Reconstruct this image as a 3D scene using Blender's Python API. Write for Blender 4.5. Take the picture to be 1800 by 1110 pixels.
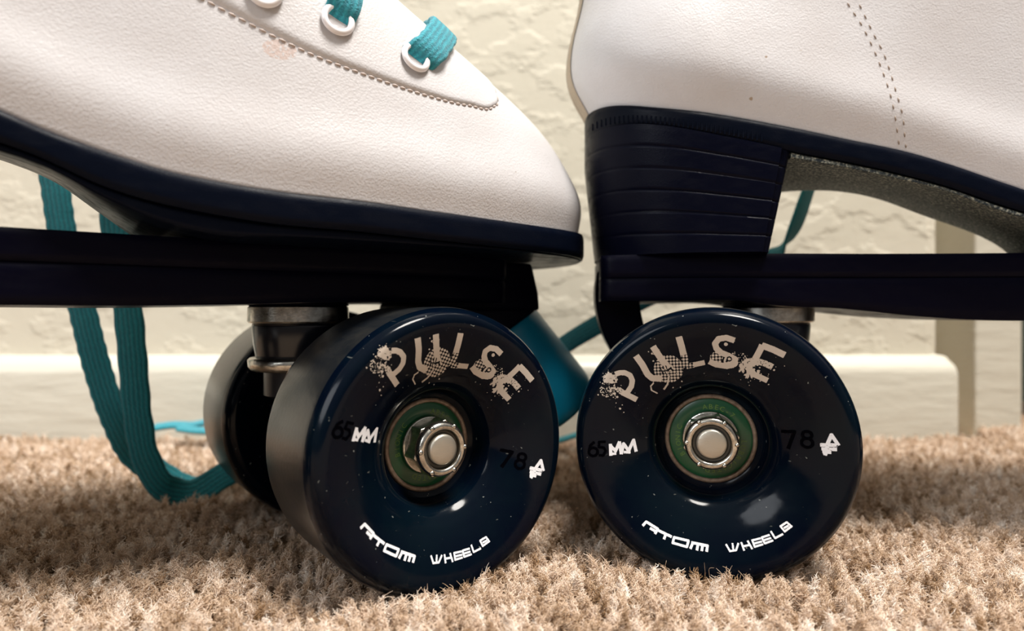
import bpy, bmesh, math, random
import numpy as np
from mathutils import Vector, Matrix
random.seed(7); RNG = np.random.default_rng(11)
for o in list(bpy.data.objects): bpy.data.objects.remove(o)
SC = bpy.context.scene
COL = SC.collection
MM = 0.001

# ------------------------------------------------------------ camera, world, lights, exposure
CAM_H = 63.0; FPX = 1150.0
cd = bpy.data.cameras.new('camera'); cam = bpy.data.objects.new('camera', cd); COL.objects.link(cam)
cam.location = (0, 0, CAM_H*MM); cam.rotation_euler = (math.pi/2, 0, 0)
cd.sensor_width = 36; cd.lens = 36*FPX/1800; cd.clip_start = 0.005; cd.clip_end = 20
cd.dof.use_dof = True; cd.dof.focus_distance = 0.152; cd.dof.aperture_fstop = 11.0
SC.camera = cam
SC.view_settings.view_transform = 'Standard'; SC.view_settings.look = 'None'
SC.view_settings.exposure = 0.14; SC.view_settings.gamma = 1.0; SC.view_settings.use_curve_mapping = False
SC.cycles.use_denoising = True
W = bpy.data.worlds.new('room_light'); SC.world = W; W.use_nodes = True
_t = W.node_tree; _c = _t.nodes.new('ShaderNodeTexCoord'); _s = _t.nodes.new('ShaderNodeSeparateXYZ'); _r = _t.nodes.new('ShaderNodeValToRGB'); _m = _t.nodes.new('ShaderNodeMapRange')
_m.inputs['From Min'].default_value = -1                              # a room: dim walls, brighter ceiling
_t.links.new(_c.outputs['Generated'], _s.inputs[0]); _t.links.new(_s.outputs['Z'], _m.inputs['Value']); _t.links.new(_m.outputs[0], _r.inputs[0])
_e = _r.color_ramp.elements; _e.new(0.5); _e.new(0.62)
for _q, (_p, _v) in zip(_e, ((0.0, (.10, .08, .06)), (0.48, (.055, .055, .06)), (0.68, (.22, .21, .20)), (1.0, (.52, .50, .46)))): _q.position = _p; _q.color = (*_v, 1)
_t.links.new(_r.outputs[0], _t.nodes['Background'].inputs[0]); _t.nodes['Background'].inputs[1].default_value = 1.0
def area(name, loc, target, size, power, color):
    l = bpy.data.lights.new(name, 'AREA'); l.shape = 'DISK'; l.size = size; l.energy = power; l.color = color
    o = bpy.data.objects.new(name, l); COL.objects.link(o); o.location = loc
    o.rotation_euler = (Vector(target)-Vector(loc)).to_track_quat('-Z', 'Y').to_euler(); return o
area('ceiling_lamp', (0.42, -0.20, 1.65), (0, 0.2, 0), 0.56, 55, (1.0, 0.955, 0.89))
area('window_light', (-1.25, -1.15, 0.95), (0, 0.2, 0.08), 0.9, 13.5, (0.93, 0.96, 1.0))

# ------------------------------------------------------------ materials
def mat(name, color, rough=0.5, metal=0.0, coat=0.0, spec=0.5):
    m = bpy.data.materials.new(name); m.use_nodes = True
    b = m.node_tree.nodes['Principled BSDF']
    b.inputs['Base Color'].default_value = (*color, 1); b.inputs['Roughness'].default_value = rough
    b.inputs['Metallic'].default_value = metal; b.inputs['Coat Weight'].default_value = coat
    b.inputs['Specular IOR Level'].default_value = spec
    return m
class NT:
    def __init__(s, m): s.m = m; s.t = m.node_tree; s.b = s.t.nodes['Principled BSDF']; s.co = None
    def n(s, typ, **kw):
        x = s.t.nodes.new(typ)
        for k, v in kw.items(): setattr(x, k, v)
        return x
    def l(s, a, b): s.t.links.new(a, b)
    def obj(s):
        if s.co is None: s.co = s.n('ShaderNodeTexCoord').outputs['Object']
        return s.co
    def noise(s, scale, detail=2, rough=0.5, stretch=None):
        x = s.n('ShaderNodeTexNoise'); x.inputs['Scale'].default_value = scale; x.inputs['Detail'].default_value = detail
        x.inputs['Roughness'].default_value = rough
        if stretch:
            mp = s.n('ShaderNodeMapping'); mp.inputs['Scale'].default_value = stretch; s.l(s.obj(), mp.inputs[0]); s.l(mp.outputs[0], x.inputs['Vector'])
        else: s.l(s.obj(), x.inputs['Vector'])
        return x.outputs['Fac']
    def voro(s, scale, feature='F1'):
        x = s.n('ShaderNodeTexVoronoi'); x.feature = feature; x.inputs['Scale'].default_value = scale; s.l(s.obj(), x.inputs['Vector']); return x.outputs['Distance']
    def ramp(s, fac, stops):
        r = s.n('ShaderNodeValToRGB'); e = r.color_ramp.elements
        while len(e) < len(stops): e.new(0.5)
        for q, (p, c) in zip(e, stops): q.position = p; q.color = c if len(c) == 4 else (*c, 1)
        s.l(fac, r.inputs[0]); return r.outputs['Color']
    def mix(s, fac, a, b):
        x = s.n('ShaderNodeMix'); x.data_type = 'RGBA'
        if hasattr(fac, 'links'): s.l(fac, x.inputs[0])
        else: x.inputs[0].default_value = fac
        for v, i in ((a, 6), (b, 7)):
            if hasattr(v, 'links'): s.l(v, x.inputs[i])
            else: x.inputs[i].default_value = (*v, 1)
        return x.outputs[2]
    def math(s, op, a, b=0.0):
        x = s.n('ShaderNodeMath'); x.operation = op
        for v, i in ((a, 0), (b, 1)):
            if hasattr(v, 'links'): s.l(v, x.inputs[i])
            else: x.inputs[i].default_value = v
        return x.outputs[0]
    def bump(s, h, dist, strength=1.0):
        x = s.n('ShaderNodeBump'); x.inputs['Distance'].default_value = dist; x.inputs['Strength'].default_value = strength
        s.l(h, x.inputs['Height'])
        if s.b.inputs['Normal'].links: s.l(s.b.inputs['Normal'].links[0].from_socket, x.inputs['Normal'])
        s.l(x.outputs[0], s.b.inputs['Normal'])

def leather(name, stain=None):
    m = mat(name, (0.80, 0.755, 0.735), 0.42, coat=0.0); t = NT(m)
    g = t.math('ADD', t.voro(1900, 'SMOOTH_F1'), t.math('MULTIPLY', t.noise(3400, 3, 0.6), 0.5))
    t.bump(g, 0.00015, 0.42)
    t.bump(t.noise(90, 2), 0.0007, 0.2)
    c = t.ramp(t.noise(45, 4, 0.6), [(0.3, (0.555, 0.535, 0.54)), (0.7, (0.60, 0.593, 0.61))])
    sp = t.ramp(t.noise(330, 1, 0.4), [(0.80, (0, 0, 0)), (0.84, (1, 1, 1))])
    c = t.mix(sp, c, (0.35, 0.27, 0.2))
    if stain:
        d = t.n('ShaderNodeVectorMath'); d.operation = 'DISTANCE'; mp = t.n('ShaderNodeMapping'); mp.inputs['Scale'].default_value = (1, 1, 1.6)
        t.l(t.obj(), mp.inputs[0]); t.l(mp.outputs[0], d.inputs[0]); d.inputs[1].default_value = (stain[0]*MM, stain[1]*MM, stain[2]*MM*1.6)
        f = t.math('MULTIPLY', t.math('LESS_THAN', d.outputs['Value'], 0.0034), t.math('MULTIPLY', t.math('GREATER_THAN', t.noise(1500, 4, 0.7), 0.46), 0.85))
        c = t.mix(f, c, (0.55, 0.44, 0.40))
    t.l(c, t.b.inputs['Base Color']); return m
M_leather2 = leather('white_leather')
M_backstay = mat('tan_leather_edge', (0.42, 0.34, 0.25), 0.5)
M_hole = mat('stitch_hole', (0.30, 0.235, 0.19), 0.8)
M_thread = mat('seam_thread', (0.50, 0.42, 0.38), 0.7)
M_eyelet = mat('white_enamel_eyelet', (0.86, 0.84, 0.86), 0.18, coat=0.5)
M_tongue = mat('tongue_lining', (0.72, 0.68, 0.66), 0.6)
def rubber(name, col, rough, bumpd=0.00008, sc=2500):
    m = mat(name, col, rough, spec=0.06); t = NT(m); t.bump(t.noise(sc, 3, 0.6), bumpd, 0.5)
    s = t.ramp(t.noise(160, 3, 0.6, (1, 1, 2.5)), [(0.45, (rough-.08,)*3), (0.75, (rough+.15,)*3)]); t.l(s, t.b.inputs['Roughness']); return m
M_sole = rubber('black_sole_rubber', (0.0018, 0.0032, 0.0085), 0.42)
M_heel = rubber('black_heel_rubber', (0.0020, 0.0026, 0.0085), 0.38)
M_plate = rubber('black_nylon_plate', (0.0014, 0.0014, 0.0065), 0.45)
M_truck = mat('black_metal_truck', (0.004, 0.005, 0.010), 0.35, spec=0.5)
M_cushion = mat('black_urethane_cushion', (0.008, 0.010, 0.018), 0.22)
m = M_shank = mat('speckled_shank_board', (0.02, 0.025, 0.035), 0.7); t = NT(m)
t.l(t.ramp(t.noise(1500, 2, 0.7), [(0.42, (0.015, 0.028, 0.042)), (0.56, (0.15, 0.18, 0.17)), (0.68, (0.55, 0.58, 0.50))]), t.b.inputs['Base Color'])
t.bump(t.noise(2600, 3, 0.7), 0.0003, 0.8)
def urethane(name):
    m = mat(name, (0.0045, 0.0085, 0.019), 0.12, coat=0.0, spec=0.13); t = NT(m); t.b.inputs['Coat Roughness'].default_value = 0.05
    sc = t.ramp(t.noise(900, 2, 0.5, (1, 1, 1)), [(0.735, (0, 0, 0)), (0.76, (1, 1, 1))])
    scr = t.ramp(t.noise(500, 2, 0.5, (1.0, 0.12, 3.0)), [(0.74, (0, 0, 0)), (0.77, (1, 1, 1))])
    cl = t.ramp(t.noise(60, 3, 0.6), [(0.35, (0.0006, 0.0020, 0.0070)), (0.7, (0.0013, 0.0048, 0.0088))])
    c = t.mix(sc, cl, (0.16, 0.17, 0.16)); c = t.mix(scr, c, (0.07, 0.075, 0.07)); t.l(c, t.b.inputs['Base Color'])
    r = t.ramp(t.noise(240, 5, 0.7), [(0.35, (0.09,)*3), (0.62, (0.15,)*3), (0.8, (0.32,)*3)]); t.l(r, t.b.inputs['Roughness'])
    t.bump(t.noise(120, 3, 0.5), 0.0001, 0.4); return m
M_wheel = urethane('black_urethane_wheel')
m = M_tread = mat('worn_urethane_tread', (0.045, 0.047, 0.046), 0.28, spec=0.6); t = NT(m)
t.l(t.ramp(t.noise(260, 4, 0.65, (1, 0.3, 1)), [(0.35, (0.006, 0.008, 0.011)), (0.7, (0.020, 0.020, 0.019))]), t.b.inputs['Base Color'])
t.bump(t.noise(700, 4, 0.6), 0.0001, 0.5)
M_inkgrey = mat('warm_grey_ink', (0.56, 0.49, 0.42), 0.5)
M_inkwhite = mat('white_ink', (0.82, 0.82, 0.85), 0.5)
M_inkblack = mat('black_ink', (0.0002, 0.0002, 0.0012), 0.6, spec=0.02)
M_chrome = mat('zinc_plated_steel', (0.62, 0.60, 0.55), 0.24, metal=1.0); t = NT(M_chrome)
t.l(t.ramp(t.noise(700, 4, 0.7), [(0.3, (0.35, 0.33, 0.29)), (0.6, (0.66, 0.64, 0.58))]), t.b.inputs['Base Color']); t.bump(t.noise(1500, 3, 0.6), 0.00006, 0.5)
M_bolt = mat('brushed_bolt_end', (0.55, 0.52, 0.45), 0.38, metal=0.85); NT(M_bolt).bump(NT(M_bolt).noise(1, 1), 0, 0)
t = NT(M_bolt); t.bump(t.noise(900, 3, 0.6, (1, 1, 5)), 0.00008, 0.6)
M_nylon = mat('dark_nylon_insert', (0.05, 0.045, 0.035), 0.4)
M_copper = mat('aged_bearing_ring', (0.23, 0.17, 0.125), 0.42, metal=0.35); t = NT(M_copper)
t.l(t.ramp(t.noise(900, 3, 0.6), [(0.3, (0.14, 0.095, 0.065)), (0.7, (0.28, 0.215, 0.165))]), t.b.inputs['Base Color'])
M_shield = mat('green_bearing_shield', (0.002, 0.070, 0.024), 0.32, coat=0.2)
M_shieldtext = mat('gold_green_print', (0.10, 0.20, 0.03), 0.5)
M_stop = mat('teal_rubber_toe_stop', (0.003, 0.25, 0.42), 0.38); NT(M_stop).bump(NT(M_stop).noise(1200, 3), 0.0001, 0.4)
def lace_mat(name, col, dark):
    m = mat(name, col, 0.85); t = NT(m)
    uv = t.n('ShaderNodeTexCoord').outputs['UV']
    w1 = t.n('ShaderNodeTexWave'); w1.wave_type = 'BANDS'; w1.bands_direction = 'Y'; w1.inputs['Scale'].default_value = 0.5; w1.inputs['Distortion'].default_value = 2.5; w1.inputs['Detail Scale'].default_value = 4
    t.l(uv, w1.inputs['Vector']); t.l(t.mix(t.math('MULTIPLY', w1.outputs['Fac'], t.math('ADD', t.noise(1500, 2), .3)), dark, col), t.b.inputs['Base Color']); t.bump(w1.outputs['Fac'], 0.0003, 0.45)
    t.bump(t.noise(1900, 3, 0.7), 0.0006, 0.9); t.b.inputs['Sheen Weight'].default_value = 0.25; return m
M_lace = lace_mat('teal_lace_cotton', (0.004, 0.31, 0.36), (0.002, 0.17, 0.21))
M_lace_bright = lace_mat('bright_teal_lace_cotton', (0.025, 0.38, 0.47), (0.012, 0.22, 0.29))
m = M_wall = mat('cream_plaster', (0.655, 0.61, 0.505), 0.75); t = NT(m)
h1 = t.ramp(t.noise(42, 4, 0.55, (1, 1, 1.5)), [(0.47, (0, 0, 0)), (0.56, (1, 1, 1))])
t.bump(h1, 0.0009, 0.40); t.bump(t.noise(200, 3, 0.6), 0.0005, 0.35)
m = M_trim = mat('cream_gloss_paint', (0.60, 0.57, 0.485), 0.38); t = NT(m); t.bump(t.noise(60, 4, 0.6, (0.5, 1, 2.2)), 0.0012, 0.6)
M_carpetbase = mat('carpet_backing', (0.20, 0.14, 0.09), 0.95); t = NT(M_carpetbase)
t.l(t.ramp(t.noise(300, 3, 0.7), [(0.3, (0.22, 0.155, 0.10)), (0.7, (0.46, 0.35, 0.26))]), t.b.inputs['Base Color'])
m = M_pile = mat('beige_carpet_yarn', (0.5, 0.37, 0.26), 0.9, spec=0.1); t = NT(m)
at_ = t.n('ShaderNodeAttribute'); at_.attribute_name = 'tint'
t.l(t.ramp(at_.outputs['Fac'], [(0.0, (0.27, 0.16, 0.08)), (0.35, (0.58, 0.42, 0.29)), (0.7, (0.80, 0.64, 0.51)), (1.0, (0.95, 0.86, 0.77))]), t.b.inputs['Base Color'])
M_dark_beyond = mat('dark_room_beyond', (0.03, 0.045, 0.035), 0.6)  # green-black colour standing in for the darkness of the other room

# ------------------------------------------------------------ mesh helpers (all inputs in millimetres)
def link(name, verts, faces, material, parent=None, smooth=True, uvs=None):
    me = bpy.data.meshes.new(name); me.from_pydata((np.asarray(verts, float)*MM).tolist(), [], [tuple(int(i) for i in f) for f in faces]); me.update()
    bm = bmesh.new(); bm.from_mesh(me); bmesh.ops.recalc_face_normals(bm, faces=bm.faces)
    bm.to_mesh(me); bm.free()
    if smooth: me.polygons.foreach_set('use_smooth', [True]*len(me.polygons))
    if uvs is not None:
        ul = me.uv_layers.new(name='uv'); vi = np.empty(len(me.loops), int); me.loops.foreach_get('vertex_index', vi)
        ul.data.foreach_set('uv', np.asarray(uvs, float)[vi].ravel())
    if isinstance(material, (list, tuple)):
        for q in material: me.materials.append(q)
    else: me.materials.append(material)
    o = bpy.data.objects.new(name, me); COL.objects.link(o)
    if parent: o.parent = parent
    return o
class MB:
    def __init__(s): s.v = []; s.f = []
    def add(s, v, f):
        n = len(s.v); s.v += [tuple(p) for p in v]; s.f += [tuple(i+n for i in q) for q in f]; return s
    def grid(s, P, close_u=False, close_v=False):      # P [nu][nv][3]
        P = np.asarray(P, float); nu, nv = P.shape[:2]; F = []
        for i in range(nu if close_u else nu-1):
            for j in range(nv if close_v else nv-1):
                a = i*nv+j; b = ((i+1) % nu)*nv+j; c = ((i+1) % nu)*nv+(j+1) % nv; d = i*nv+(j+1) % nv
                F.append((a, b, c, d))
        return s.add(P.reshape(-1, 3), F)
    def box(s, lo, hi):
        x0, y0, z0 = lo; x1, y1, z1 = hi
        return s.add([(x0,y0,z0),(x1,y0,z0),(x1,y1,z0),(x0,y1,z0),(x0,y0,z1),(x1,y0,z1),(x1,y1,z1),(x0,y1,z1)],
                     [(0,3,2,1),(4,5,6,7),(0,1,5,4),(1,2,6,5),(2,3,7,6),(3,0,4,7)])
    def lathe(s, prof, c=(0,0,0), axis='y', n=64, cap=True):   # prof [(r, t)]
        P = []
        for k in range(n):
            a = 2*math.pi*k/n; row = []
            for r, t in prof:
                x, z = r*math.cos(a), r*math.sin(a)
                row.append((c[0]+x, c[1]+t, c[2]+z) if axis == 'y' else (c[0]+x, c[1]+z, c[2]+t))
            P.append(row)
        s.grid(P, close_u=True); m_ = len(prof); base = len(s.v)-n*m_
        if cap:
            for e in (0, m_-1):
                if prof[e][0] > 1e-6: s.f.append(tuple(base+k*m_+e for k in range(n)))
        return s
    def prism(s, poly, z0, z1, f=lambda x, y, z: (x, y, z)):
        n = len(poly); v = [f(x, y, z0) for x, y in poly]+[f(x, y, z1) for x, y in poly]
        return s.add(v, [tuple(range(n))[::-1], tuple(range(n, 2*n))]+[(i, (i+1) % n, n+(i+1) % n, n+i) for i in range(n)])
    def tube(s, pts, r, n=10, cap=True):
        pts = [Vector(p) for p in pts]; P = []; up = Vector((0.13, 0.31, 0.94))
        for i, p in enumerate(pts):
            d = (pts[min(i+1, len(pts)-1)]-pts[max(i-1, 0)]).normalized(); a = d.cross(up).normalized(); b = d.cross(a)
            rr = r[i] if hasattr(r, '__len__') else r
            P.append([p+rr*(a*math.cos(2*math.pi*k/n)+b*math.sin(2*math.pi*k/n)) for k in range(n)])
        base = len(s.v); s.grid([[tuple(q) for q in row] for row in P], close_v=True)
        if cap: s.f.append(tuple(base+k for k in range(n))); s.f.append(tuple(base+(len(pts)-1)*n+k for k in range(n)))
        return s
    def build(s, name, material, parent=None, smooth=True, bevel=None, auto=None):
        o = link(name, s.v, s.f, material, parent, smooth)
        if bevel:
            b = o.modifiers.new('bevel', 'BEVEL'); b.width = bevel*MM; b.segments = 3; b.limit_method = 'ANGLE'; b.angle_limit = math.radians(35)
        if auto: sharp(o, auto)
        return o
def sharp(o, deg):
    bm = bmesh.new(); bm.from_mesh(o.data)
    for e in bm.edges:
        if len(e.link_faces) == 2 and e.calc_face_angle(0) > math.radians(deg): e.smooth = False
    bm.to_mesh(o.data); bm.free()
def tag(o, label, cat, group=None):
    o['label'] = label; o['category'] = cat
    if group: o['group'] = group
    return o
def smooth_path(pts, n):
    P = np.asarray(pts, float); d = np.r_[0, np.cumsum(np.linalg.norm(np.diff(P[:, :3], axis=0), axis=1))]
    x = np.linspace(0, d[-1], n); return np.stack([itp(x, d, P[:, k]) for k in range(P.shape[1])], 1), x
def ribbon(name, pts, wdirs, width, thick, material, parent, n=160):
    """flat woven lace swept along pts; wdirs = direction of its width at each point"""
    Q = np.c_[np.asarray(pts, float), np.asarray(wdirs, float)]
    P, x = smooth_path(Q, n); c = P[:, :3]; w = P[:, 3:6]
    tg = np.gradient(c, axis=0); tg /= np.linalg.norm(tg, axis=1)[:, None]
    w = w-(w*tg).sum(1)[:, None]*tg; w /= np.linalg.norm(w, axis=1)[:, None]; nn = np.cross(tg, w)
    prof = [(-1, 0), (-.96, .7), (-.8, 1), (0, 1.1), (.8, 1), (.96, .7), (1, 0), (.96, -.7), (.8, -1), (0, -1.1), (-.8, -1), (-.96, -.7)]
    V = []; UV = []
    for i in range(n):
        e = 1+0.035*math.sin(x[i]*5.2)
        for k, (a, b) in enumerate(prof):
            V.append(c[i]+w[i]*a*width/2*e+nn[i]*b*thick/2); UV.append((x[i]*.45, a*width*.45/2))
    m_ = len(prof); F = [(i*m_+k, (i+1)*m_+k, (i+1)*m_+(k+1) % m_, i*m_+(k+1) % m_) for i in range(n-1) for k in range(m_)]
    F += [tuple(range(m_)), tuple(range((n-1)*m_, n*m_))]
    return link(name, V, F, material, parent, True, UV)

def itp(x,xs,ys):
    # monotone-ish cubic (catmull) interpolation
    xs=np.asarray(xs,float); ys=np.asarray(ys,float); x=np.clip(np.asarray(x,float),xs[0],xs[-1])
    m=np.gradient(ys,xs)
    i=np.clip(np.searchsorted(xs,x)-1,0,len(xs)-2); h=xs[i+1]-xs[i]; t=(x-xs[i])/h
    return (2*t**3-3*t**2+1)*ys[i]+(t**3-2*t**2+t)*h*m[i]+(-2*t**3+3*t**2)*ys[i+1]+(t**3-t**2)*h*m[i+1]
def Wd(S):
    S=np.asarray(S,float)
    mid=itp(S,[0,25,50,75,95,120,145,170],[31,31.5,30,29.5,32,39,44.5,46])
    toe=46*np.clip(1-np.abs((S-170)/63)**2.4,0,1)**(1/2.4)
    heel=31*np.clip(1-np.abs((5-S)/36)**2.4,0,1)**(1/2.4)
    return np.where(S>170,toe,np.where(S<5,heel,mid))
ZT1=([-31,-13,5,21,45,65,84,93,102,111,121,131,150,169,197,211,233],[122,118,115,111.5,107.5,104,100.3,96.7,93.7,91,89.2,88.1,87.2,86.3,85.8,86.2,87.5])
ZT2=([-31,-27,-13,5,21,35,49,62,75,90,110,131,169,211,233],[122.8,122,118.3,114.8,111.2,108.0,105,101,96.0,90,86.5,86,86,86.2,87.5])
QR=[0,.1,.3,.5,.7,.85,1]
FARCUT=[0.0]
def waistf(S): return np.exp(-((np.asarray(S,float)-72)/42)**4)
def farw(S): return 1-FARCUT[0]*0.6*waistf(S)
def surf(side,S,v,ZT):
    S=np.asarray(S,float); v=np.asarray(v,float)
    q=np.clip((S-95)/138,0,1)
    bl=np.maximum(Wd(S)-1.3,0)*(farw(S) if side>0 else 1)
    sc=101+(S-101)*(130.8/132)
    Ts=itp(q,QR,[84,95,117,142,168,185,199]); Tz=itp(q,QR,[285,228,180,155.5,139,129.5,121.5])
    Tl=itp(q,[0,.3,.5,.8,.93,.97,1],[11,10,9,7,5,2.5,0])
    p=np.clip((95-S)/126,0,1)
    Ts2=84-122*p; Tl2=11*(1-p)**.5*1+24*np.clip(1-np.abs(2*p-1)**2.6,0,1)**(1/2.2)
    k=S<95
    Ts=np.where(k,Ts2,Ts); Tz=np.where(k,285,Tz); Tl=np.where(k,np.where(p<.5,np.maximum(Tl2,11*(1-p)),Tl2*np.where(p>=1,0,1)),Tl)
    th=v*np.pi/2
    n=2.25
    g=1-np.clip(np.cos(th),0,1)**(2/n); f=np.clip(np.sin(th),0,1)**(2/n)
    h=np.clip((S-60)/60,0,1); g=h*g+(1-h)*v**1.5; f=h*f+(1-h)*v
    z0=itp(S,*ZT)
    s=sc+(Ts-sc)*g; l=bl+(Tl-bl)*g; z=z0+(Tz-z0)*f
    if side>0: l=l+(Wd(S)-1.3-bl)*np.sin(np.pi*np.clip(v,0,1))**.7*.9
    # outward bulge: heel counter and sides
    hz=z-z0
    b=(3.2+2.0*np.clip((5-S)/30,0,1))*np.exp(-((hz-18)/15)**2)*(1-np.exp(-hz/5))*np.clip((60-S)/60,0,1)+1.6*np.exp(-((hz-9)/8)**2)*(1-np.exp(-hz/3))
    dn=np.hypot(np.clip((S-5)/36,-1,0)+np.clip((S-170)/63,0,1),l/46)+1e-6
    ns=np.where(S<5,(S-5)/36,np.where(S>170,(S-170)/63,0)); nl=np.maximum(l,0)/40
    m=np.hypot(ns,nl)+1e-6
    return s+b*ns/m, side*(l+b*nl/m), z

# ------------------------------------------------------------ wheel print, drawn as thin ink on the face of the wheel
FACE = ([10.9, 12.2, 13.0, 13.4, 14.4, 16.5, 19.0, 22.0, 25.0, 27.5, 29.0, 30.3, 31.3, 32.1, 32.5],
        [12.8, 12.6, 11.0, 8.6, 6.8, 5.0, 3.7, 2.5, 1.55, 0.95, 0.75, 1.0, 1.9, 3.6, 6.0])
def face_t(r): return itp(r, *FACE)
def pxy(p, sx, sy, ox, oy): return [((ox+x/sx-1268)/7.69, -(oy+y/sy-789.6)/7.69) for x, y in p]
def seg_dist(X, Y, line, closed=False, cap=0.12):
    D = np.full(X.shape, 1e9); L = line+[line[0]] if closed else line
    for k, ((x0, y0), (x1, y1)) in enumerate(zip(L[:-1], L[1:])):
        dx, dy = x1-x0, y1-y0; ln = math.hypot(dx, dy)+1e-9; q = ((X-x0)*dx+(Y-y0)*dy)/ln**2; t_ = np.clip(q, 0, 1)
        d = np.hypot(X-x0-t_*dx, Y-y0-t_*dy)
        if not closed and k == 0: d = np.where(q*ln < -cap, 1e9, d)
        if not closed and k == len(L)-2: d = np.where((q-1)*ln > cap, 1e9, d)
        D = np.minimum(D, d)
    return D
def vnoise(X, Y, s, seed):
    g = np.random.default_rng(seed).random((97, 97)); x = X*s+31; y = Y*s+47; i = np.floor(x).astype(int) % 96; j = np.floor(y).astype(int) % 96
    u = x-np.floor(x); v = y-np.floor(y); return (g[i, j]*(1-u)+g[i+1, j]*u)*(1-v)+(g[i, j+1]*(1-u)+g[i+1, j+1]*u)*v
def raster_mesh(fn, box, cell, lift=0.05):
    xs = np.arange(box[0], box[1], cell); ys = np.arange(box[2], box[3], cell)
    X, Y = np.meshgrid(xs, ys); on = fn(X, Y); V = []; F = []
    for j in range(len(ys)):
        i = 0; row = on[j]
        while i < len(xs):
            if not row[i]: i += 1; continue
            k = i
            while k < len(xs) and row[k] and k-i < 8: k += 1
            n = len(V)
            for x, y in ((xs[i], ys[j]), (xs[i]+(k-i)*cell, ys[j]), (xs[i]+(k-i)*cell, ys[j]+cell), (xs[i], ys[j]+cell)):
                V.append((x, float(face_t(math.hypot(x, y)))-lift, y))
            F.append((n, n+1, n+2, n+3)); i = k
    me = bpy.data.meshes.new('print'); me.from_pydata((np.array(V)*MM).tolist(), [], F); me.update(); return me
def pulse(X, Y):
    q = lambda p: pxy(p, 5, 5, 1060, 570); nz = vnoise(X, Y, 2.2, 1); fine = vnoise(X, Y, 5.0, 2)
    half = (np.hypot((X*1.35) % 1-.5, (Y*1.35) % 1-.5) < 0.40)
    def st(p, w): return seg_dist(X, Y, q(p)) < w*1.08/5/7.69/2
    def near(c, r): (cx, cy), = q([c]); return np.hypot(X-cx, Y-cy)/(r/5/7.69)
    P = (st([(215, 430), (255, 418), (300, 420), (345, 445), (363, 495), (350, 550), (315, 600), (285, 615)], 44) & ((near((215, 450), 60) > .9) | (nz > .3)))
    P |= st([(235, 575), (270, 605), (330, 640), (388, 675)], 48) & ((near((225, 580), 40) > 1) | (fine > .35))
    P |= (near((160, 480), 62) < .75+.5*fine) & (nz > .22)
    P |= (near((205, 600), 55) < 1) & (nz > .60); P |= (near((140, 570), 75) < 1) & (fine > .68)
    P &= ~(st([(90, 520), (180, 535), (260, 520)], 34) & (nz > .25))
    U = st([(410, 270), (460, 350), (500, 440), (540, 480), (620, 490)], 54) | st([(565, 190), (610, 270), (650, 335), (690, 390)], 54)
    hz = near((690, 400), 130); U |= (hz < 1) & half & (hz > .25); U |= (hz < .35) & (nz > .55)
    U |= st([(548, 528), (523, 555), (527, 595), (575, 625)], 11) | st([(690, 470), (672, 545), (640, 590)], 15)
    U &= ~((near((655, 405), 40) < 1) & (np.sin((X*1.0+Y*.3)*9) > .35))
    Lm = st([(795, 110), (815, 200), (828, 270)], 54) | (st([(828, 260), (842, 350), (850, 385)], 54) & half)
    Lm |= (st([(850, 380), (920, 368)], 46) & half) | st([(915, 368), (1005, 350)], 42)
    S = st([(1265, 155), (1200, 130), (1135, 138), (1103, 180), (1115, 225), (1150, 262), (1215, 292), (1268, 325), (1262, 370), (1200, 388), (1110, 372), (1052, 342)], 48)
    S |= (near((1235, 345), 62) < 1) & (nz > .25); r = near((1220, 322), 10)
    S &= ~((r > 1.2) & (r < 2.4)); S |= (near((1195, 188), 16) < 1); S |= (near((1110, 310), 55) < 1) & half
    E = st([(1670, 295), (1580, 245), (1495, 208)], 52) | st([(1495, 208), (1455, 290), (1405, 380)], 50)
    E |= st([(1450, 345), (1520, 370), (1570, 398)], 50) & ((fine > .2)); E |= st([(1370, 400), (1430, 470), (1530, 520)], 46)
    E |= (near((1385, 410), 92) < .8+.35*fine) & (nz > .42)
    out = P | U | Lm | S | E
    g = np.random.default_rng(5)
    for c, s_, n_ in (((150, 500), 60, 60), ((240, 680), 40, 7), ((1400, 420), 80, 50), ((1270, 300), 55, 25), ((700, 400), 90, 40), ((1620, 390), 30, 5), ((400, 740), 40, 3)):
        for _ in range(n_):
            (cx, cy), = q([(c[0]+g.normal()*s_, c[1]+g.normal()*s_)]); out |= np.hypot(X-cx, Y-cy) < abs(g.normal(.09, .07))
    r2 = np.hypot(X, Y); return out & (r2 < 30.4) & (vnoise(X, Y, 9, 8) > .04)
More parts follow.
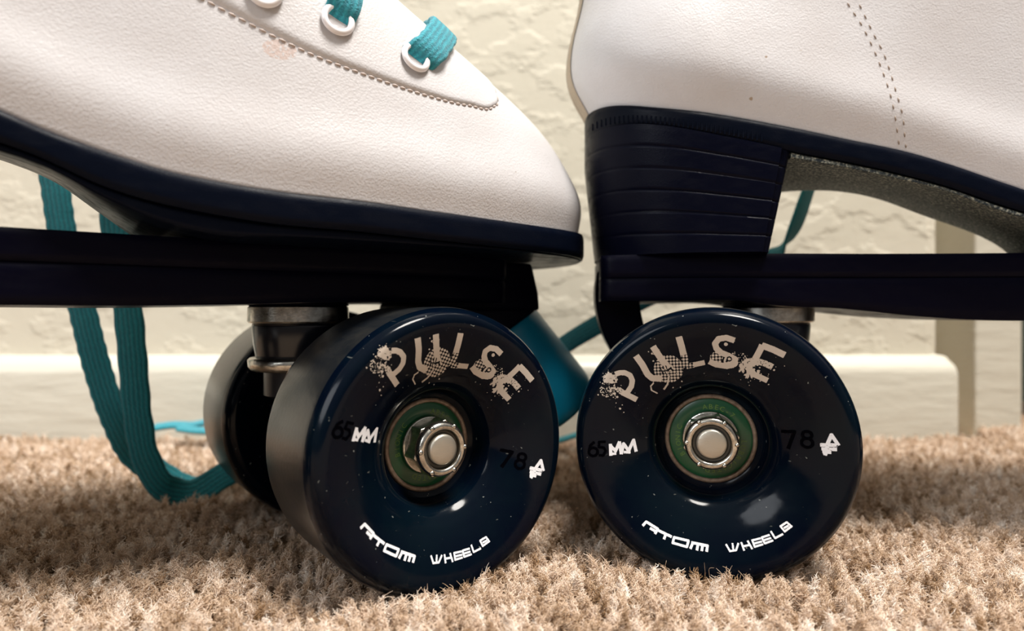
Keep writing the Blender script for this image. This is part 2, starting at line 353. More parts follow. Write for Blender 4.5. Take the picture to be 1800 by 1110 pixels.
def small_print(X, Y):
    out = np.zeros(X.shape, bool)
    a = lambda p: pxy(p, 6, 6, 1120, 890)
    def st(p, w, closed=False): return seg_dist(X, Y, a(p), closed) < w*1.04/6/7.69/2
    for p in ([(122, 262), (158, 225), (278, 300), (250, 346)], [(200, 293), (255, 325)], [(290, 318), (418, 378)], [(362, 352), (342, 400)],
              [(632, 435), (792, 462), (782, 515)], [(640, 440), (616, 492)], [(695, 450), (682, 505)], [(742, 458), (732, 510)]): out |= st(p, 27)
    out |= st([(448, 385), (598, 418), (578, 478), (432, 440)], 25, True)
    for p in ([(985, 442), (1020, 503), (1082, 490), (1108, 425)], [(1050, 430), (1055, 495)], [(1140, 415), (1162, 485)], [(1205, 395), (1242, 465)], [(1150, 450), (1222, 430)],
              [(1330, 360), (1250, 385), (1270, 445), (1350, 415)], [(1262, 415), (1340, 390)], [(1420, 320), (1345, 350), (1370, 405), (1450, 370)], [(1357, 378), (1432, 348)],
              [(1440, 285), (1475, 345), (1550, 300)], [(1535, 226), (1598, 180), (1640, 215), (1572, 272), (1535, 226)], [(1570, 238), (1610, 212)]): out |= st(p, 19)
    b = lambda p: pxy(p, 4.186, 4.186, 1070, 680); nz = vnoise(X, Y, 4, 3)
    def s2(p, w): return seg_dist(X, Y, b(p)) < w*1.25/4.186/7.69/2
    for p in ([(72, 448), (72, 530)], [(72, 458), (108, 500), (140, 432)], [(140, 432), (150, 524)], [(150, 524), (170, 448), (205, 505), (245, 425), (260, 512)]): out |= s2(p, 19)
    out |= s2([(72, 520), (110, 520)], 16) | s2([(172, 512), (215, 518)], 16)
    for p in ([(1600, 510), (1622, 420), (1645, 365), (1685, 435)], [(1575, 440), (1675, 436)], [(1582, 468), (1672, 466)], [(1588, 492), (1635, 488)]): out |= s2(p, 20) & (nz > .12)
    return out
def black_print(X, Y, which=78):
    b = lambda p: pxy(p, 4.186, 4.186, 1070, 680)
    def s2(p, w, c=False): return seg_dist(X, Y, b(p), c) < w/4.186/7.69/2
    if which == 78: out = s2([(1330, 362), (1412, 356), (1368, 485)], 24)
    else: out = s2([(-92, 495), (-80, 450), (-50, 425)], 22)
    for cx, cy, rx, ry in (((1492, 375, 30, 27), (1490, 432, 36, 33)) if which == 78 else ((-60, 500, 34, 32),)):
        out |= s2([(cx+rx*math.cos(k*.4189), cy+ry*math.sin(k*.4189)) for k in range(15)], 22, True)
    if which == 78: return out
    out |= s2([(35, 425), (-12, 425), (-16, 465), (20, 470), (34, 495), (15, 530), (-15, 528)], 20)
    return out
ME_PULSE = raster_mesh(pulse, (-30.5, 30, 6, 30.4), 0.085); ME_PULSE.materials.append(M_inkgrey)
ME_SMALL = raster_mesh(small_print, (-30, 30, -30, 6), 0.075, 0.055); ME_SMALL.materials.append(M_inkwhite)
ME_78 = raster_mesh(black_print, (0, 30, -6, 6), 0.1, 0.04); ME_78.materials.append(M_inkblack)
ME_65 = raster_mesh(lambda X, Y: black_print(X, Y, 65), (-32, 0, -8, 6), 0.1, 0.04); ME_65.materials.append(M_inkblack)
def add_mesh(name, me, parent, rot=0.0):
    o = bpy.data.objects.new(name, me); COL.objects.link(o); o.parent = parent; o.rotation_euler = (0, rot, 0); return o

def arc_text(txt, ang, r, size, t_):
    """letters standing around the bearing shield, centred on ang (degrees), read clockwise"""
    V = []; F = []; step = size*0.80/r
    for i, ch in enumerate(txt):
        c = bpy.data.curves.new('t', 'FONT'); c.body = ch; c.size = size; c.align_x = 'CENTER'; c.resolution_u = 2
        o = bpy.data.objects.new('t', c); me = o.to_mesh(); n = len(V); a = math.radians(ang)-(i-(len(txt)-1)/2)*step; b = a-math.pi/2
        for v in me.vertices:
            x, y = v.co.x, v.co.y+r-size*.35; V.append((x*math.cos(b)-y*math.sin(b), t_, x*math.sin(b)+y*math.cos(b)))
        F += [tuple(k+n for k in p.vertices) for p in me.polygons]; o.to_mesh_clear(); bpy.data.objects.remove(o); bpy.data.curves.remove(c)
    return V, F

def make_wheel(parent, loc, spin=0.0, flip=False, mat_t=M_tread):
    """wheel with its outer face towards local -y (towards +y when flipped)"""
    prof = [(r, t_) for r, t_ in zip(*FACE)]
    fine = [(float(r), float(face_t(r))) for r in list(np.linspace(12.2, 30.3, 40))+list(np.linspace(30.6, 32.5, 10))]
    WD = 35.0
    front = [(11.0, 13.0), (11.3, 12.8)]+fine; back = [(r, WD-t_) for r, t_ in front][::-1]
    b = MB().lathe(front+back, n=128, cap=False); b2 = MB()
    o = b.build('wheel', M_wheel, parent); o.data.materials.append(mat_t)
    for p in o.data.polygons:                                        # the flat running surface
        c = p.center*1000; r = math.hypot(c.x, c.z)
        if r > 32.3: p.material_index = 1
    o.location = Vector(loc)*MM; o.rotation_euler = (0, 0, math.pi if flip else 0)
    add_mesh('lettering', ME_PULSE, o, spin)['label'] = 'distressed warm grey PULSE lettering'
    add_mesh('small_lettering', ME_SMALL, o, spin)['label'] = 'white ATOM WHEELS, MM and A lettering'
    add_mesh('hardness_lettering', ME_78, o, spin)['label'] = 'black figures 78'
    add_mesh('size_lettering', ME_65, o, spin)['label'] = 'black figures 65'
    for nm, s_, t0 in (('bearing', 1, 0), ('bearing', -1, WD)):
        g = lambda t_: t0+s_*t_
        MB().lathe([(9.95, g(14)), (9.95, g(12.75)), (10.2, g(12.5)), (10.8, g(12.5)), (11.05, g(12.8)), (11.05, g(14))], n=96, cap=False).build('bearing_ring', M_copper, o)
        MB().lathe([(4.2, g(13.1)), (5.6, g(13.1)), (5.8, g(12.95)), (9.6, g(12.95)), (10.0, g(13.2))], n=96, cap=False).build('bearing_shield', M_shield, o)
    V = []; F = []
    for tx, an in (('ABEC-7', 72), ('BIONIC', 184), ('LUBRICATED', -52)):
        v, f = arc_text(tx, an, 7.9, 1.75, 12.9); n = len(V); V += v; F += [tuple(k+n for k in q) for q in f]
    s_ = link('shield_lettering', V, F, M_shieldtext, o, False); s_.rotation_euler = (0, spin, 0)
    MB().lathe([(4.0, 13.2), (4.0, WD-13.2)], n=32, cap=False).build('spacer', M_chrome, o)
    # axle nut: hexagonal base, notched collar, nylon insert, bolt end
    hexp = []
    for k in range(6):
        a = k*math.pi/3+.25; hexp.append((6.75*math.cos(a), 6.75*math.sin(a)))
    nb = MB(); nb.lathe([(4.0, 12.95), (6.6, 12.95), (6.9, 12.4), (6.6, 12.0)], n=48)
    nb.prism(hexp, 12.1, 7.2, lambda x, y, z: (x, z, y))
    nut = nb.build('axle_nut', M_chrome, o, smooth=False, bevel=0.6)
    cb = MB().lathe([(6.3, 7.3), (6.25, 6.2), (5.95, 5.5), (5.4, 5.25), (4.75, 5.3), (4.5, 5.7), (4.5, 7.5)], n=72, cap=False)
    for k in range(6):
        a = k*math.pi/3+.0; x, z = 5.75*math.cos(a), 5.75*math.sin(a); cb.lathe([(0, 5.0), (.45, 5.1), (.62, 5.45), (.62, 6.2)], c=(x, 0, z), n=12, cap=False)
    cb.build('nut_collar', M_chrome, o)
    MB().lathe([(4.55, 6.6), (4.3, 6.35), (3.7, 6.35), (3.6, 6.8)], n=48).build('nylon_insert', M_nylon, o)
    MB().lathe([(3.5, 8), (3.5, 5.6), (3.3, 5.25), (2.9, 5.1), (1.5, 5.02), (0, 5.0)], n=48, cap=False).build('axle_end', M_bolt, o)
    return o

# ------------------------------------------------------------ boot
def tip_samples(n): k = np.linspace(0, math.pi, n); return 101-132*np.cos(k)
def surf_off(side, S, v, ZT, off):
    S = np.asarray(S, float); v = np.asarray(v, float)
    P = np.stack(surf(side, S, v, ZT), -1)
    e = 0.25; d = 0.004; S2 = np.clip(S+e, -31, 233); S1 = np.clip(S-e, -31, 233); v2 = np.clip(v+d, 0, 1); v1 = np.clip(v-d, 0, 1)
    a = np.stack(surf(side, S2, v, ZT), -1)-np.stack(surf(side, S1, v, ZT), -1); b = np.stack(surf(side, S, v2, ZT), -1)-np.stack(surf(side, S, v1, ZT), -1)
    nrm = np.cross(a, b); nrm /= np.linalg.norm(nrm, axis=-1)[..., None]+1e-9
    return P+nrm*off*(1 if side > 0 else -1)*-1.0*NSIGN, nrm
NSIGN = 1.0
_p, _n = surf_off(-1, 150, .2, ZT1, 1.0); _q = np.stack(surf(-1, 150, .2, ZT1), -1)
if _p[1] > _q[1]: NSIGN = -1.0                                       # offsets must point outwards (towards -y on the near side)
SEAM = ([60, 68, 76, 86, 100, 112, 119, 125, 133, 140, 150, 164, 179, 188, 193, 197, 199.5], [1.0, .8, .55, .33, .21, .182, .185, .19, .193, .199, .212, .236, .283, .335, .42, .62, .98])
RIDGE_S = [84, 95, 117, 142, 168, 185, 199]; RIDGE_Z = [285, 228, 180, 155.5, 139, 129.5, 121.5]
def make_boot(root, ZT, mleather):
    Sv = tip_samples(260); vv = np.linspace(0, 1, 90)**1.25
    G = []
    for side, Ss in ((-1, Sv[::-1]), (1, Sv[1:-1])):
        for S in Ss: G.append(np.stack(surf(side, np.full(len(vv), S), vv, ZT), -1))
    up = MB().grid(G, close_u=True); o = up.build('leather_upper', mleather, root)
    md = o.modifiers.new('thickness', 'SOLIDIFY'); md.thickness = 1.8*MM; md.offset = -1
    # eyelet facing, a second layer of leather on each side of the throat
    for side in (-1, 1):
        Sf = np.linspace(62, 199.3, 210); rows = []
        for S in Sf:
            v0 = float(itp(S, *SEAM)); vs = np.linspace(v0, 1, 50); ss = np.full(50, S)
            top, _ = surf_off(side, ss, vs, ZT, 0.42); e0, _ = surf_off(side, ss[:1], vs[:1], ZT, -0.2); e1, _ = surf_off(side, ss[:1], vs[:1]+.002, ZT, 0.28)
            rows.append(np.r_[e0, e1, top[1:]])
        MB().grid(rows).build('eyelet_facing', mleather, root)
        # thread along the facing's edge
        sb = MB(); Sx = np.arange(80, 198, 1.9)
        for S in Sx:
            p, _ = surf_off(side, [S, S+.65, S+1.3], [float(itp(S, *SEAM))-.003, float(itp(S+.65, *SEAM))-.003, float(itp(S+1.3, *SEAM))-.003], ZT, 0.08)
            sb.tube(p, [.16, .3, .16], 6)
        sb.build('facing_stitching', M_thread, root)
        # double row of stitch holes down the side of the counter
        sb = MB()
        for row in ([(22, .42), (30, .27), (36.7, .19), (38.4, .176), (41.1, .146), (43.4, .113), (44.9, .083), (46, .053), (47.5, .019), (48.1, .007)],
                    [(25, .42), (33, .27), (39.4, .192), (42, .16), (44.5, .132), (46, .103), (47.1, .073), (48.3, .047), (49.2, .021), (49.8, .007)]):
            P_, x = smooth_path([(a, b*150, 0) for a, b in row], 200); L_ = x[-1]
            for d_ in np.arange(0.5, L_, 2.35):
                s0 = np.interp(d_, x, P_[:, 0]); s1 = np.interp(d_+1.0, x, P_[:, 0]); w0 = np.interp(d_, x, P_[:, 1])/150; w1 = np.interp(d_+1.0, x, P_[:, 1])/150
                p, _ = surf_off(side, [s0, (s0+s1)/2, s1], [w0, (w0+w1)/2, w1], ZT, 0.02); sb.tube(p, [.1, .24, .1], 6)
        sb.build('counter_stitching', M_hole, root)
    # tongue fills the throat
    rows = []
    for q in np.linspace(0, 1, 60):
        s_ = float(itp(q, QR, RIDGE_S)); z_ = float(itp(q, QR, RIDGE_Z)); tl = float(itp(q, [0, .3, .5, .8, .93, .97, 1], [11, 10, 9, 7, 5, 2.5, 0]))+2.5
        rows.append([(s_-1.5, tl*k, z_-1.6-abs(k)**2*1.2) for k in np.linspace(-1, 1, 13)])
    tg = MB().grid(rows).build('tongue', M_tongue, root); md = tg.modifiers.new('thickness', 'SOLIDIFY'); md.thickness = 2*MM
    # backstay strip up the heel seam
    rows = []
    for v in np.linspace(0.003, .9, 80):
        row = []
        for k in np.linspace(-1, 1, 15):
            l_ = 7.0*k; S = 5-36*(1-min(abs(l_)/31, 1)**2.4)**(1/2.4); e = .25 if abs(k) > .99 else 1.1-.3*abs(k)
            p, n_ = surf_off(-1 if k < 0 else 1, max(S, -30.999), v, ZT, 0.0); row.append((p[0]-e, p[1], p[2]))
        rows.append(row)
    MB().grid(rows).build('backstay', M_backstay, root)
    return o
def boot_eyelets(root, ZT):
    for side in (-1, 1):
        for S, v in EYES:
            p, n_ = surf_off(side, S, v, ZT, 1.0); n = Vector(n_).normalized()
            if n.y*side < 0: n = -n
            eb = MB().lathe([(2.25, -.5), (2.35, .55), (2.7, .85), (3.3, .75), (3.65, .35), (3.7, 0)], n=40, cap=False, axis='z')
            e = eb.build('eyelet', M_eyelet, root); e.location = Vector(p)*MM; e.rotation_euler = n.to_track_quat('Z', 'Y').to_euler()
            if side < 0: EYEP.append((Vector(p), n))
EYES = [(165.4, .323), (146.4, .288), (131.1, .247), (114, .245), (101, .29)]
def ridge_z(s): return float(itp(s, RIDGE_S, RIDGE_Z))
def lace_bars(root, ZT, bright):
    for i, (S, v) in enumerate(EYES):
        p, n_ = surf_off(-1, S, v, ZT, 1.0); n = Vector(n_).normalized(); n = n if n.y < 0 else -n; p = Vector(p)
        s0 = p.x+(5.0 if i == 0 else -6); sl = Vector((1, 0, -.6)).normalized()
        gs = np.linspace(96, 232, 300); gx = surf(-1, gs, np.ones(300), ZT)[0]; S1 = float(gs[np.argmin(abs(gx-s0))])
        half = [p-n*2.2+Vector((0, 0, .3))]
        for f in (.04, .2, .45, .7, .93):
            q, _ = surf_off(-1, S+(S1-S)*min(1, f*1.5)**.8, v+(1-v)*f, ZT, 1.3+1.1*math.sin(math.pi*min(1, f*1.2))); half.append(Vector(q))
        half.append(Vector((s0, 0, ridge_z(s0)+1.6)))
        pts = [tuple(q) for q in half]+[(q.x, -q.y, q.z) for q in half[-2::-1]]
        wd = [tuple(sl*k) for k in (1,)]*len(pts)
        r_ = ribbon('lace', pts, wd, 8.0 if i == 0 else 7.2, 1.7, M_lace_bright, root, 120)

def slab(name, S, Wf, zt, zb, material, root, crown=0.8, grooves=None, sub=8):
    """solid of the sole's plan between two height curves; the wall is rounded at both rims"""
    S = np.asarray(S); Wn = np.asarray(Wf); rows = []
    waist = name in ('welt', 'outsole')
    for j in range(sub+1):
        f = j/sub; off = -crown*(abs(2*f-1)**6) if grooves is None else -grooves(f)
        z = zt*(1-f)+zb*f
        near = np.stack([S, -np.maximum(Wn+off, 0), z], -1); far = np.stack([S[::-1], np.maximum((Wn+off)*(farw(S) if waist else 1), 0)[::-1], (z+waist*5.0*waistf(S)*(f if name == 'welt' else 1))[::-1]], -1)
        rows.append(np.concatenate([near, far]))
    R_ = np.array(rows); n = len(S); mb = MB().grid(R_.transpose(1, 0, 2), close_u=True); nv = sub+1
    for j in (0, sub):
        for i in range(n-1): mb.f.append((i*nv+j, (i+1)*nv+j, (2*n-2-i)*nv+j, (2*n-1-i)*nv+j))
    o = link(name, mb.v, mb.f, material, root); sharp(o, 40); return o

def make_skate(yaw, M, L, AX, front, ZT, ZB, ZO, spins, mleather, tag_):
    """root at the rear truck's middle on the floor; x runs to the toe, y away from the camera side"""
    a = math.radians(yaw); u = Vector((math.cos(a), math.sin(a), 0))
    root = bpy.data.objects.new('roller_skate', None); COL.objects.link(root)
    base = Vector((M[0], M[1], 0))-(u*L if front else u*AX); root.location = base*MM; root.rotation_euler = (0, 0, a)
    FARCUT[0] = 1.0; make_boot(root, ZT, mleather); boot_eyelets(root, ZT)
    S = tip_samples(300); S = S[(S > -30.999) & (S < 232.999)]
    slab('welt', S, Wd(S)+.2, itp(S, *ZT)+.2, itp(S, *ZB), M_sole, root, .7)
    # ribbed line pressed in the welt round the heel
    for side in (-1, 1):
        rb = MB()
        for s_ in np.arange(-29, 14, 1.15):
            w_ = float(Wd(s_))+.25; z_ = float(itp(s_, *ZT))*.30+float(itp(s_, *ZB))*.70
            rb.box((s_-.22, side*w_-.12, z_-1.1), (s_+.22, side*w_+.12, z_+.9))
        rb.build('welt_ribbing', M_sole, root, smooth=False)
    k = S >= 21.0; S2 = S[k]
    slab('outsole', S2, np.maximum(Wd(S2)-1.6, 0), itp(S2, *ZB), itp(S2, *ZO), M_shank if tag_ == 2 else M_sole, root, .6)
    # stacked heel with lift lines
    Sh = np.unique(np.r_[S[S < 18], np.linspace(18, 22.5, 12)]); zb = np.full(len(Sh), 79.6)
    def gr(f):
        lines = (.16, .33, .50, .67, .84); return .32*max(0, 1-min(abs(f-q) for q in lines)/.012)+1.4*max(0, f-.04)*1.1
    hw = np.where(Sh > 19, 30.9*np.clip(1-((Sh-19)/4.2)**4, 0, 1)**.25, Wd(Sh)+.5)
    o = slab('heel', Sh, hw, itp(Sh, *ZB), zb, M_heel, root, grooves=gr, sub=120)
    # slant the breast of the heel
    for v in o.data.vertices:
        if v.co.x > 0: v.co.x -= 0.0055*(v.co.x/.0225)*max(0, min(1, (.108-v.co.z)/.028))
        elif v.co.x < 0: v.co.x += 0.0030*(v.co.x/-.031)*max(0, min(1, (.108-v.co.z)/.028))
    # plate: top flange, web, lower ribs
    Sp = np.linspace(-27, L+39, 160); hw = itp(Sp, [-29, -10, 20, 45, 80, 115, 145, 175, L+43], [23, 25.5, 25, 22, 21, 22, 24, 25.5, 22] if tag_ == 2 else [23, 25.5, 25, 25, 25, 25, 25, 25.5, 20])
    ce = np.clip(1-np.maximum(np.maximum((-24-Sp)/5, (Sp-(L+34))/5), 0)**3, 0, 1)**(1/3)
    ztp = 79.6+0*Sp; zl = itp(Sp, [-29, -10, 10, 22, 35, 60, 82, 105, 130, 146, 165, L+43], [67, 67, 67, 65.5, 65, 62.6, 61.6, 62.6, 65, 65.6, 66.5, 66.5] if tag_ == 2 else [67, 67, 67, 66, 65.6, 65.2, 65, 65, 65.6, 66.2, 66.5, 66.5])
    pl = slab('plate', Sp, hw*np.maximum(ce, .8), ztp, 73.4+0*Sp, M_plate, root, .5)
    slab('plate_web', Sp, hw*np.maximum(ce, .8)-.5, 73.6+0*Sp, zl, M_plate, root, .6)
    # trucks and wheels
    for which, s0, dr in (('rear', AX, 1), ('front', L, -1)):
        t_ = bpy.data.objects.new('truck', None); COL.objects.link(t_); t_.parent = root; t_.location = (s0*MM, 0, 0)
        t_.rotation_euler = (0, 0, math.radians(TSTEER[tag_])*(1 if which == ('front' if front else 'rear') else 0))
        hb = MB(); hb.lathe([(5, -20), (7.5, -17), (9, -10), (9.5, 0), (9, 10), (7.5, 17), (5, 20)], c=(0, 0, 32.5), n=32)
        hb.lathe([(3.95, -46), (3.95, 46)], c=(0, 0, 32.5), n=24)
        hb.tube([(0, 0, 32.5), (dr*8, 0, 37), (dr*16, 0, 45)], [9, 8.5, 10], 20)
        hb.tube([(0, 0, 32.5), (-dr*9, 0, 37), (-dr*15, 0, 46), (-dr*17, 0, 52)], [8, 6, 4.5, 3.5], 16)
        hb.lathe([(7, 41), (9.0, 42), (9.0, 49)], c=(dr*17.5, 0, 0), axis='z', n=40)
        hb.build('truck_hanger', M_truck, t_, auto=40)
        kx = dr*17.5
        MB().lathe([(5, 67), (13.0, 67), (13.0, 65.7), (12.4, 65.5)], c=(kx, 0, 0), axis='z', n=48).build('kingpin_boss', M_plate, t_, auto=40)
        MB().lathe([(5, 65.6), (12.4, 65.6), (13.0, 65.1), (13.1, 61.4), (12.7, 61.0), (11.6, 61.0)], c=(kx, 0, 0), axis='z', n=64).build('upper_washer', M_chrome, t_, auto=40)
        MB().lathe([(11.7, 61.4), (12.0, 60), (11.7, 56), (11.0, 52), (10.8, 51)], c=(kx, 0, 0), axis='z', n=64).build('cushion', M_cushion, t_)
        MB().lathe([(11.2, 52.0), (12.4, 51.9), (13.0, 51.3), (12.9, 49.6), (12.1, 48.5), (8, 48.3)], c=(kx, 0, 0), axis='z', n=64).build('lower_washer', M_chrome, t_)
        MB().lathe([(3.5, 49), (3.5, 39), (6, 42), (6, 38), (3, 37)], c=(kx, 0, 0), axis='z', n=6).build('kingpin', M_chrome, t_, smooth=False)
        for k_, (ly, fl) in enumerate(((-52.5, False), (52.5, True))):
            w = make_wheel(t_, (0, ly, 32.5), math.radians(spins[which][k_]), fl)
            w.parent = root; w.location = (t_.location+Vector((0, 0, 0)))+Matrix.Rotation(t_.rotation_euler.z, 4, 'Z') @ (Vector((0, ly, 32.5))*MM)
            w.rotation_euler = (0, 0, t_.rotation_euler.z+(math.pi if fl else 0))
    # curved pivot arm behind the rear axle
    def arm(pts, name):
        b = MB(); P_, _ = smooth_path(pts, 40); hw_ = 8.0; rows = []
        tg_ = np.gradient(P_[:, :3], axis=0); tg_ /= np.linalg.norm(tg_, axis=1)[:, None]
        for p, d, th in zip(P_[:, :3], tg_, P_[:, 3]):
            n_ = np.array([-d[2], 0, d[0]])*th/2
            q = [(-hw_, 1), (-hw_*.8, 1.0), (hw_*.8, 1.0), (hw_, 1), (hw_, -1), (-hw_, -1)]
            rows.append([(p[0]+n_[0]*b_, p[1]+a_, p[2]+n_[2]*b_) for a_, b_ in q])
        mb = MB().grid(rows, close_v=True); e = len(rows)-1; mb.f.append(tuple(range(6))); mb.f.append(tuple(e*6+i for i in range(6)))
        mb.build(name, M_plate, root, bevel=1.2, auto=45)
    arm([(-21.0, 0, 76, 13), (-21.5, 0, 68, 13.0), (-20, 0, 60, 12.5), (-16.5, 0, 52, 11), (-12, 0, 45, 9)], 'pivot_arm')
    # toe block in front of the front axle carries the toe stop
    tb = MB(); tb.prism([(L+12, 66.8), (L+47, 66.8), (L+51.5, 64.5), (L+35, 54.5), (L+24, 51), (L+18, 46), (L+12, 46), (L+9, 52)], -15, 15, lambda x, y, z: (x, z, y))
    tb.prism([(L+9, 79), (L+49.0, 79), (L+51.5, 70), (L+52, 64.5), (L+14, 64.5)], -16, 16, lambda x, y, z: (x, z, y))
    tb.build('toe_block', M_plate, root, smooth=False, bevel=1.0)
    st = MB().lathe([(0, 0), (13.5, 0), (14.6, -.8), (15.4, -4), (19.2, -22), (20.8, -30), (20.9, -32.5), (20.2, -34), (17, -34.6), (0, -34.6)], axis='z', n=96, cap=False).build('toe_stop', M_stop, root)
    st['label'] = 'teal blue rubber toe stop'; st.location = Vector((L+44.0, 0, 60.5))*MM; st.rotation_euler = (0, math.radians(-31), 0)
    lace_bars(root, ZT, True)
    return root
TSTEER = {1: 2.0, 2: -10.0}; AXLE = 6.0
EYEP = []
D1 = ZT1; D2 = ZT2
ZB1 = ([-31, 0, 23, 45, 65, 84, 90, 102, 126, 150, 182, 233], [116, 110, 105, 101, 98, 94.7, 92.8, 87.4, 82.3, 81, 79.8, 79.6])
ZB2 = ([-31, -27, 5, 23, 45, 62, 75, 90, 110, 233], [116, 115.8, 109.3, 105, 100.3, 95.5, 90.6, 85.5, 81, 79.6])
ZO1 = ([21, 60, 84, 93, 102, 111, 120, 135, 233], [103, 97.5, 93.5, 90.5, 85.5, 81.5, 79.4, 79.2, 79.2])
ZO2 = ([21, 42, 62, 75, 90, 100, 233], [104, 99.8, 94.6, 89.4, 84.2, 81.0, 79.2])
def mid(yaw, C0):
    a = math.radians(yaw); return (C0[0]-52.5*math.sin(a), C0[1]+52.5*math.cos(a))
_sp = surf(-1, 133.2, .175, ZT1)
M_leather1 = leather('white_leather_marked', [float(q) for q in _sp])
skate1 = make_skate(34, mid(34, (-13.9, 143.2)), 165, AXLE, True, ZT1, ZB1, ZO1, {'front': (18, 20), 'rear': (40, 80)}, M_leather1, 1)
tag(skate1, 'white leather roller skate at the left, its laced toe and teal toe stop showing', 'roller skate', 'pair of roller skates')
skate2 = make_skate(-5, (59.5, 200.6), 165, AXLE, False, ZT2, ZB2, ZO2, {'front': (60, 10), 'rear': (-2.5, 30)}, M_leather2, 2)
tag(skate2, 'white leather roller skate at the right, seen by its stacked black heel', 'roller skate', 'pair of roller skates')

# ------------------------------------------------------------ hanging laces (world points, then parented to the skate they belong to)
def at(px, py, Y): return ((px-900)*Y/FPX, Y, CAM_H+(555-py)*Y/FPX)
def world_lace(root, pts, wdirs, width, thick, material, n=160):
    root_m = Matrix.Translation(root.location) @ Matrix.Rotation(root.rotation_euler.z, 4, 'Z'); inv = root_m.inverted()
    P = [tuple((inv @ (Vector(p)*MM))/MM) for p in pts]; R3 = inv.to_3x3(); Wv = [tuple(R3 @ Vector(w)) for w in wdirs]
    return ribbon('lace', P, Wv, width, thick, material, root, n)
X = (1, 0.1, 0)
world_lace(skate1, [at(60, 150, 203), at(95, 315, 206), at(108, 400, 208), at(145, 545, 212), at(172, 650, 216), at(205, 745, 221), at(240, 805, 228), at(285, 833, 234), at(330, 853, 236), at(372, 848, 236)],
           [(1,.1,0)]*4+[(1,.2,.1), (1,.2,.3), (.8,.4,.5), (.4,.8,.5), (.2,1,.5), (.2,1,.4)], 8.8, 1.3, M_lace)
world_lace(skate1, [at(185, 150, 200), at(199, 340, 203), at(206, 430, 205), at(225, 545, 207), at(234, 640, 208), at(243, 740, 209), at(258, 810, 210), at(290, 858, 212), at(335, 868, 216), at(390, 838, 222), at(440, 812, 228), at(520, 822, 236)],
           [(1,.1,0)]*6+[(1,.1,.15), (.7,.2,.7), (.1,.6,1), (-.2,.5,1), (-.2,.5,1), (0,1,.3)], 9.0, 1.3, M_lace)
world_lace(skate2, [at(1468, 230, 238), at(1425, 325, 240), at(1385, 420, 242), at(1340, 465, 243), at(1250, 490, 244), at(1150, 517, 245), at(1060, 566, 246), at(985, 612, 250), at(930, 660, 255), at(890, 740, 262), at(870, 800, 268)],
           [(.6,.3,.5)]*3+[(.3,.2,1)]*2+[(.2,.3,1)]*4+[(1,.3,.4), (1,.6,0)], 7.6, 1.3, M_lace)
world_lace(skate2, [at(860, 800, 275), at(930, 788, 284), at(985, 774, 290), at(1030, 762, 296), at(1100, 768, 300), at(1180, 772, 300)],
           [(.2,1,.1)]*6, 5.2, 1.5, M_lace)
world_lace(skate1, [at(272, 752, 306), at(300, 748, 308), at(335, 748, 307), at(365, 742, 305), at(420, 742, 303), at(520, 748, 301), at(600, 760, 296)],
           [(.2,1,.4)]*7, 5.2, 1.8, M_lace_bright)
world_lace(skate1, [at(315, 753, 303), at(345, 757, 300), at(370, 758, 298), at(430, 762, 296), at(520, 768, 292)],
           [(.2,1,.4)]*5, 4.6, 1.8, M_lace_bright)

# ------------------------------------------------------------ room
def struct(o): o['kind'] = 'structure'; return o
fl = MB().add([(-900, -500, -3), (900, -500, -3), (900, 900, -3), (-900, 900, -3)], [(0, 1, 2, 3)]).build('floor', M_carpetbase, None, False); struct(fl)
wx = [(-900, 333), (211, 333), (215, 334), (218, 337), (219, 341), (219, 384), (300, 384), (300, 460), (-900, 460)]
wb = MB().prism(wx, -3, 700); struct(wb.build('wall_back', M_wall, None, smooth=False, bevel=2))
bp = [(334, -3), (323, -3), (323, 34.0), (323.6, 36.8), (325.4, 39.2), (328, 40.8), (331, 42.4), (334, 43.2)]
n = len(bp); bb = MB(); xs_ = [-900, 216, 219.5, 222]; rows = []
for x in xs_:
    e = max(0, (x-216)/6); rows.append([(x, y+e*e*2.5*(1 if y < 333 else 0), z-e*e*1.5*(1 if z > 0 else 0)) for y, z in bp])
bb.grid(rows, close_v=True); bb.f.append(tuple(range(n))); bb.f.append(tuple(3*n+i for i in range(n)))
o = bb.build('baseboard_back', M_trim, None); sharp(o, 35); struct(o)
struct(MB().prism([(247, 349), (271.5, 349), (272.5, 350.5), (272.5, 383), (247, 383)], -3, 700).build('trim_1', M_trim, None, smooth=False, bevel=1.2))
struct(MB().box((300.5, 388, 12), (460, 400, 700)).build('dark_beyond_1', M_dark_beyond, None, smooth=False))  # plain dark slab added as the darkness seen through the opening past the jamb

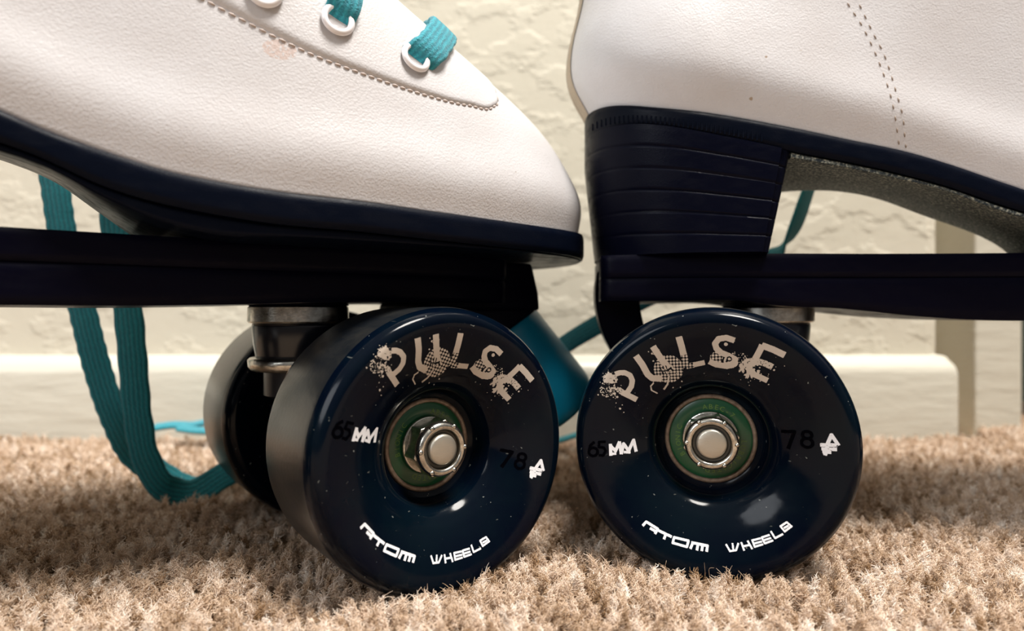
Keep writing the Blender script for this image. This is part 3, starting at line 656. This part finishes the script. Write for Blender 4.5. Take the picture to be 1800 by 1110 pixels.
# ------------------------------------------------------------ carpet pile: cut yarn tufts as fine fibres
def carpet():
    pitch = 3.0; C_ = []
    y = 62.0; r = 0
    while y < 400:
        hw = .92*y+85; xs = np.arange(-hw, hw, pitch)+(pitch/2 if r % 2 else 0); C_.append(np.stack([xs, np.full(len(xs), y)], 1)); y += pitch*.88; r += 1
    C_ = np.concatenate(C_); C_ += RNG.normal(0, .5, C_.shape)
    keep = ~((C_[:, 1] > 322) & (C_[:, 0] < 247)); C_ = C_[keep]
    nT = len(C_); dist = C_[:, 1]
    vis = np.abs(C_[:, 0]) < .80*dist+8; nf = np.where(~vis | (dist < 112), 26, np.where(dist < 170, 84, np.where(dist < 230, 50, 30)))
    tid = np.repeat(np.arange(nT), nf); N = len(tid); K = 9
    ax = RNG.normal(0, .14, (nT, 2)); hgt = RNG.normal(8.0, .85, nT)+.5*np.sin(C_[:, 0]*.9+C_[:, 1]*.35)*np.sin(C_[:, 1]*.7)+2.0*np.exp(-((C_[:, 0]+13)/20)**2-((C_[:, 1]-128)/13)**2)+1.2*np.exp(-((C_[:, 0]-48)/26)**4-((C_[:, 1]-140)/12)**2)+1.0*np.sin(C_[:, 0]*.11+2*np.sin(C_[:, 1]*.05))*np.cos(C_[:, 1]*.13)*.6; tw = RNG.uniform(.6, 1.4, nT); tint_t = RNG.normal(.52, .22, nT)
    ang = RNG.uniform(0, 2*np.pi, N); rad = np.sqrt(RNG.uniform(0, 1, N)); ht = hgt[tid]*(1-.30*rad**2)*RNG.uniform(.86, 1.03, N)
    ph = RNG.uniform(0, 6.28, (N, 2)); fr = RNG.uniform(14, 24, (N, 2)); am = RNG.uniform(.14, .5, N)
    P = np.zeros((N, K, 3)); 
    lump = RNG.normal(1.0, .14, nT)[tid]
    tipd = RNG.normal(0, .55, (N, 2))
    for k in range(K):
        f = k/(K-1); tb_ = max(0, (f-.55)/.45)**1.6; fz = f if f < .7 else .7+(f-.7)*.45; R_ = lump*(.40+1.02*math.sin(min(f*1.25, 1.0)*math.pi/2)**1.4-.45*max(0, f-.75)/.25)*rad; a = ang+tw[tid]*2.4*f
        cr = .03+.10*f; wx_ = am*f*np.sin(fr[:, 0]*f+ph[:, 0]); wy_ = am*f*np.sin(fr[:, 1]*f+ph[:, 1])
        P[:, k, 0] = C_[tid, 0]+R_*np.cos(a)+ax[tid, 0]*ht*f+wx_+tipd[:, 0]*tb_+RNG.normal(0, cr, N)
        P[:, k, 1] = C_[tid, 1]+R_*np.sin(a)+ax[tid, 1]*ht*f+wy_+tipd[:, 1]*tb_+RNG.normal(0, cr, N)
        P[:, k, 2] = -2.9+ht*(fz*1.18-.16*f*f*rad*2)+RNG.normal(0, cr*.5, N)
    stray = RNG.random(N) < .12; dv = RNG.normal(0, 1, (stray.sum(), 3)); dv[:, 2] = np.abs(dv[:, 2])*.5
    for k, g_ in ((-3, .12), (-2, .38), (-1, .80)): P[stray, k] += dv*g_
    # the wheels press the pile down
    for root, tr, s0 in ((skate1, TSTEER[1], 165), (skate1, 0, AXLE), (skate2, TSTEER[2], AXLE), (skate2, 0, 165)):
        yaw = root.rotation_euler.z; o0 = np.array(root.location[:2])/MM; u = np.array([math.cos(yaw), math.sin(yaw)]); c0 = o0+u*s0
        yw = yaw+math.radians(tr); u = np.array([math.cos(yw), math.sin(yw)]); w = np.array([-math.sin(yw), math.cos(yw)])
        d = P[..., :2]-c0; s_ = d@u; l_ = np.abs(d@w); ins = (l_ > 17) & (l_ < 53.0) & (np.abs(s_) < 32)
        edge = np.minimum(l_-17, 53.0-l_); Rr = 32.5-np.clip(3-edge, 0, 3)**2*.33
        zs = 32.5-np.sqrt(np.clip(Rr**2-s_**2, 0, None))-.15
        P[..., 2] = np.where(ins & (np.abs(s_) < Rr), np.minimum(P[..., 2], zs), P[..., 2])
    hc = bpy.data.hair_curves.new('carpet_pile'); hc.add_curves([K]*N)
    hc.attributes['position'].data.foreach_set('vector', (P*MM).astype(np.float32).ravel())
    ra = hc.attributes.new('radius', 'FLOAT', 'POINT'); base = (np.where(nf[tid] == 26, .10, .0)+np.where(nf[tid] == 26, 0.0, 1.0)*np.where(dist[tid] < 170, .055, np.where(dist[tid] < 230, .07, .095)))[:, None]*np.array([1, 1, 1, 1, 1, 1, .95, .8, .5])[None]*MM
    ra.data.foreach_set('value', base.astype(np.float32).ravel())
    ti = hc.attributes.new('tint', 'FLOAT', 'CURVE'); ti.data.foreach_set('value', np.clip(tint_t[tid]+RNG.normal(0, .17, N), 0, 1).astype(np.float32))
    hc.materials.append(M_pile)
    o = bpy.data.objects.new('carpet_pile', hc); COL.objects.link(o); o['kind'] = 'stuff'; o['label'] = 'beige cut-pile carpet under the roller skates'; o['category'] = 'carpet'
carpet()
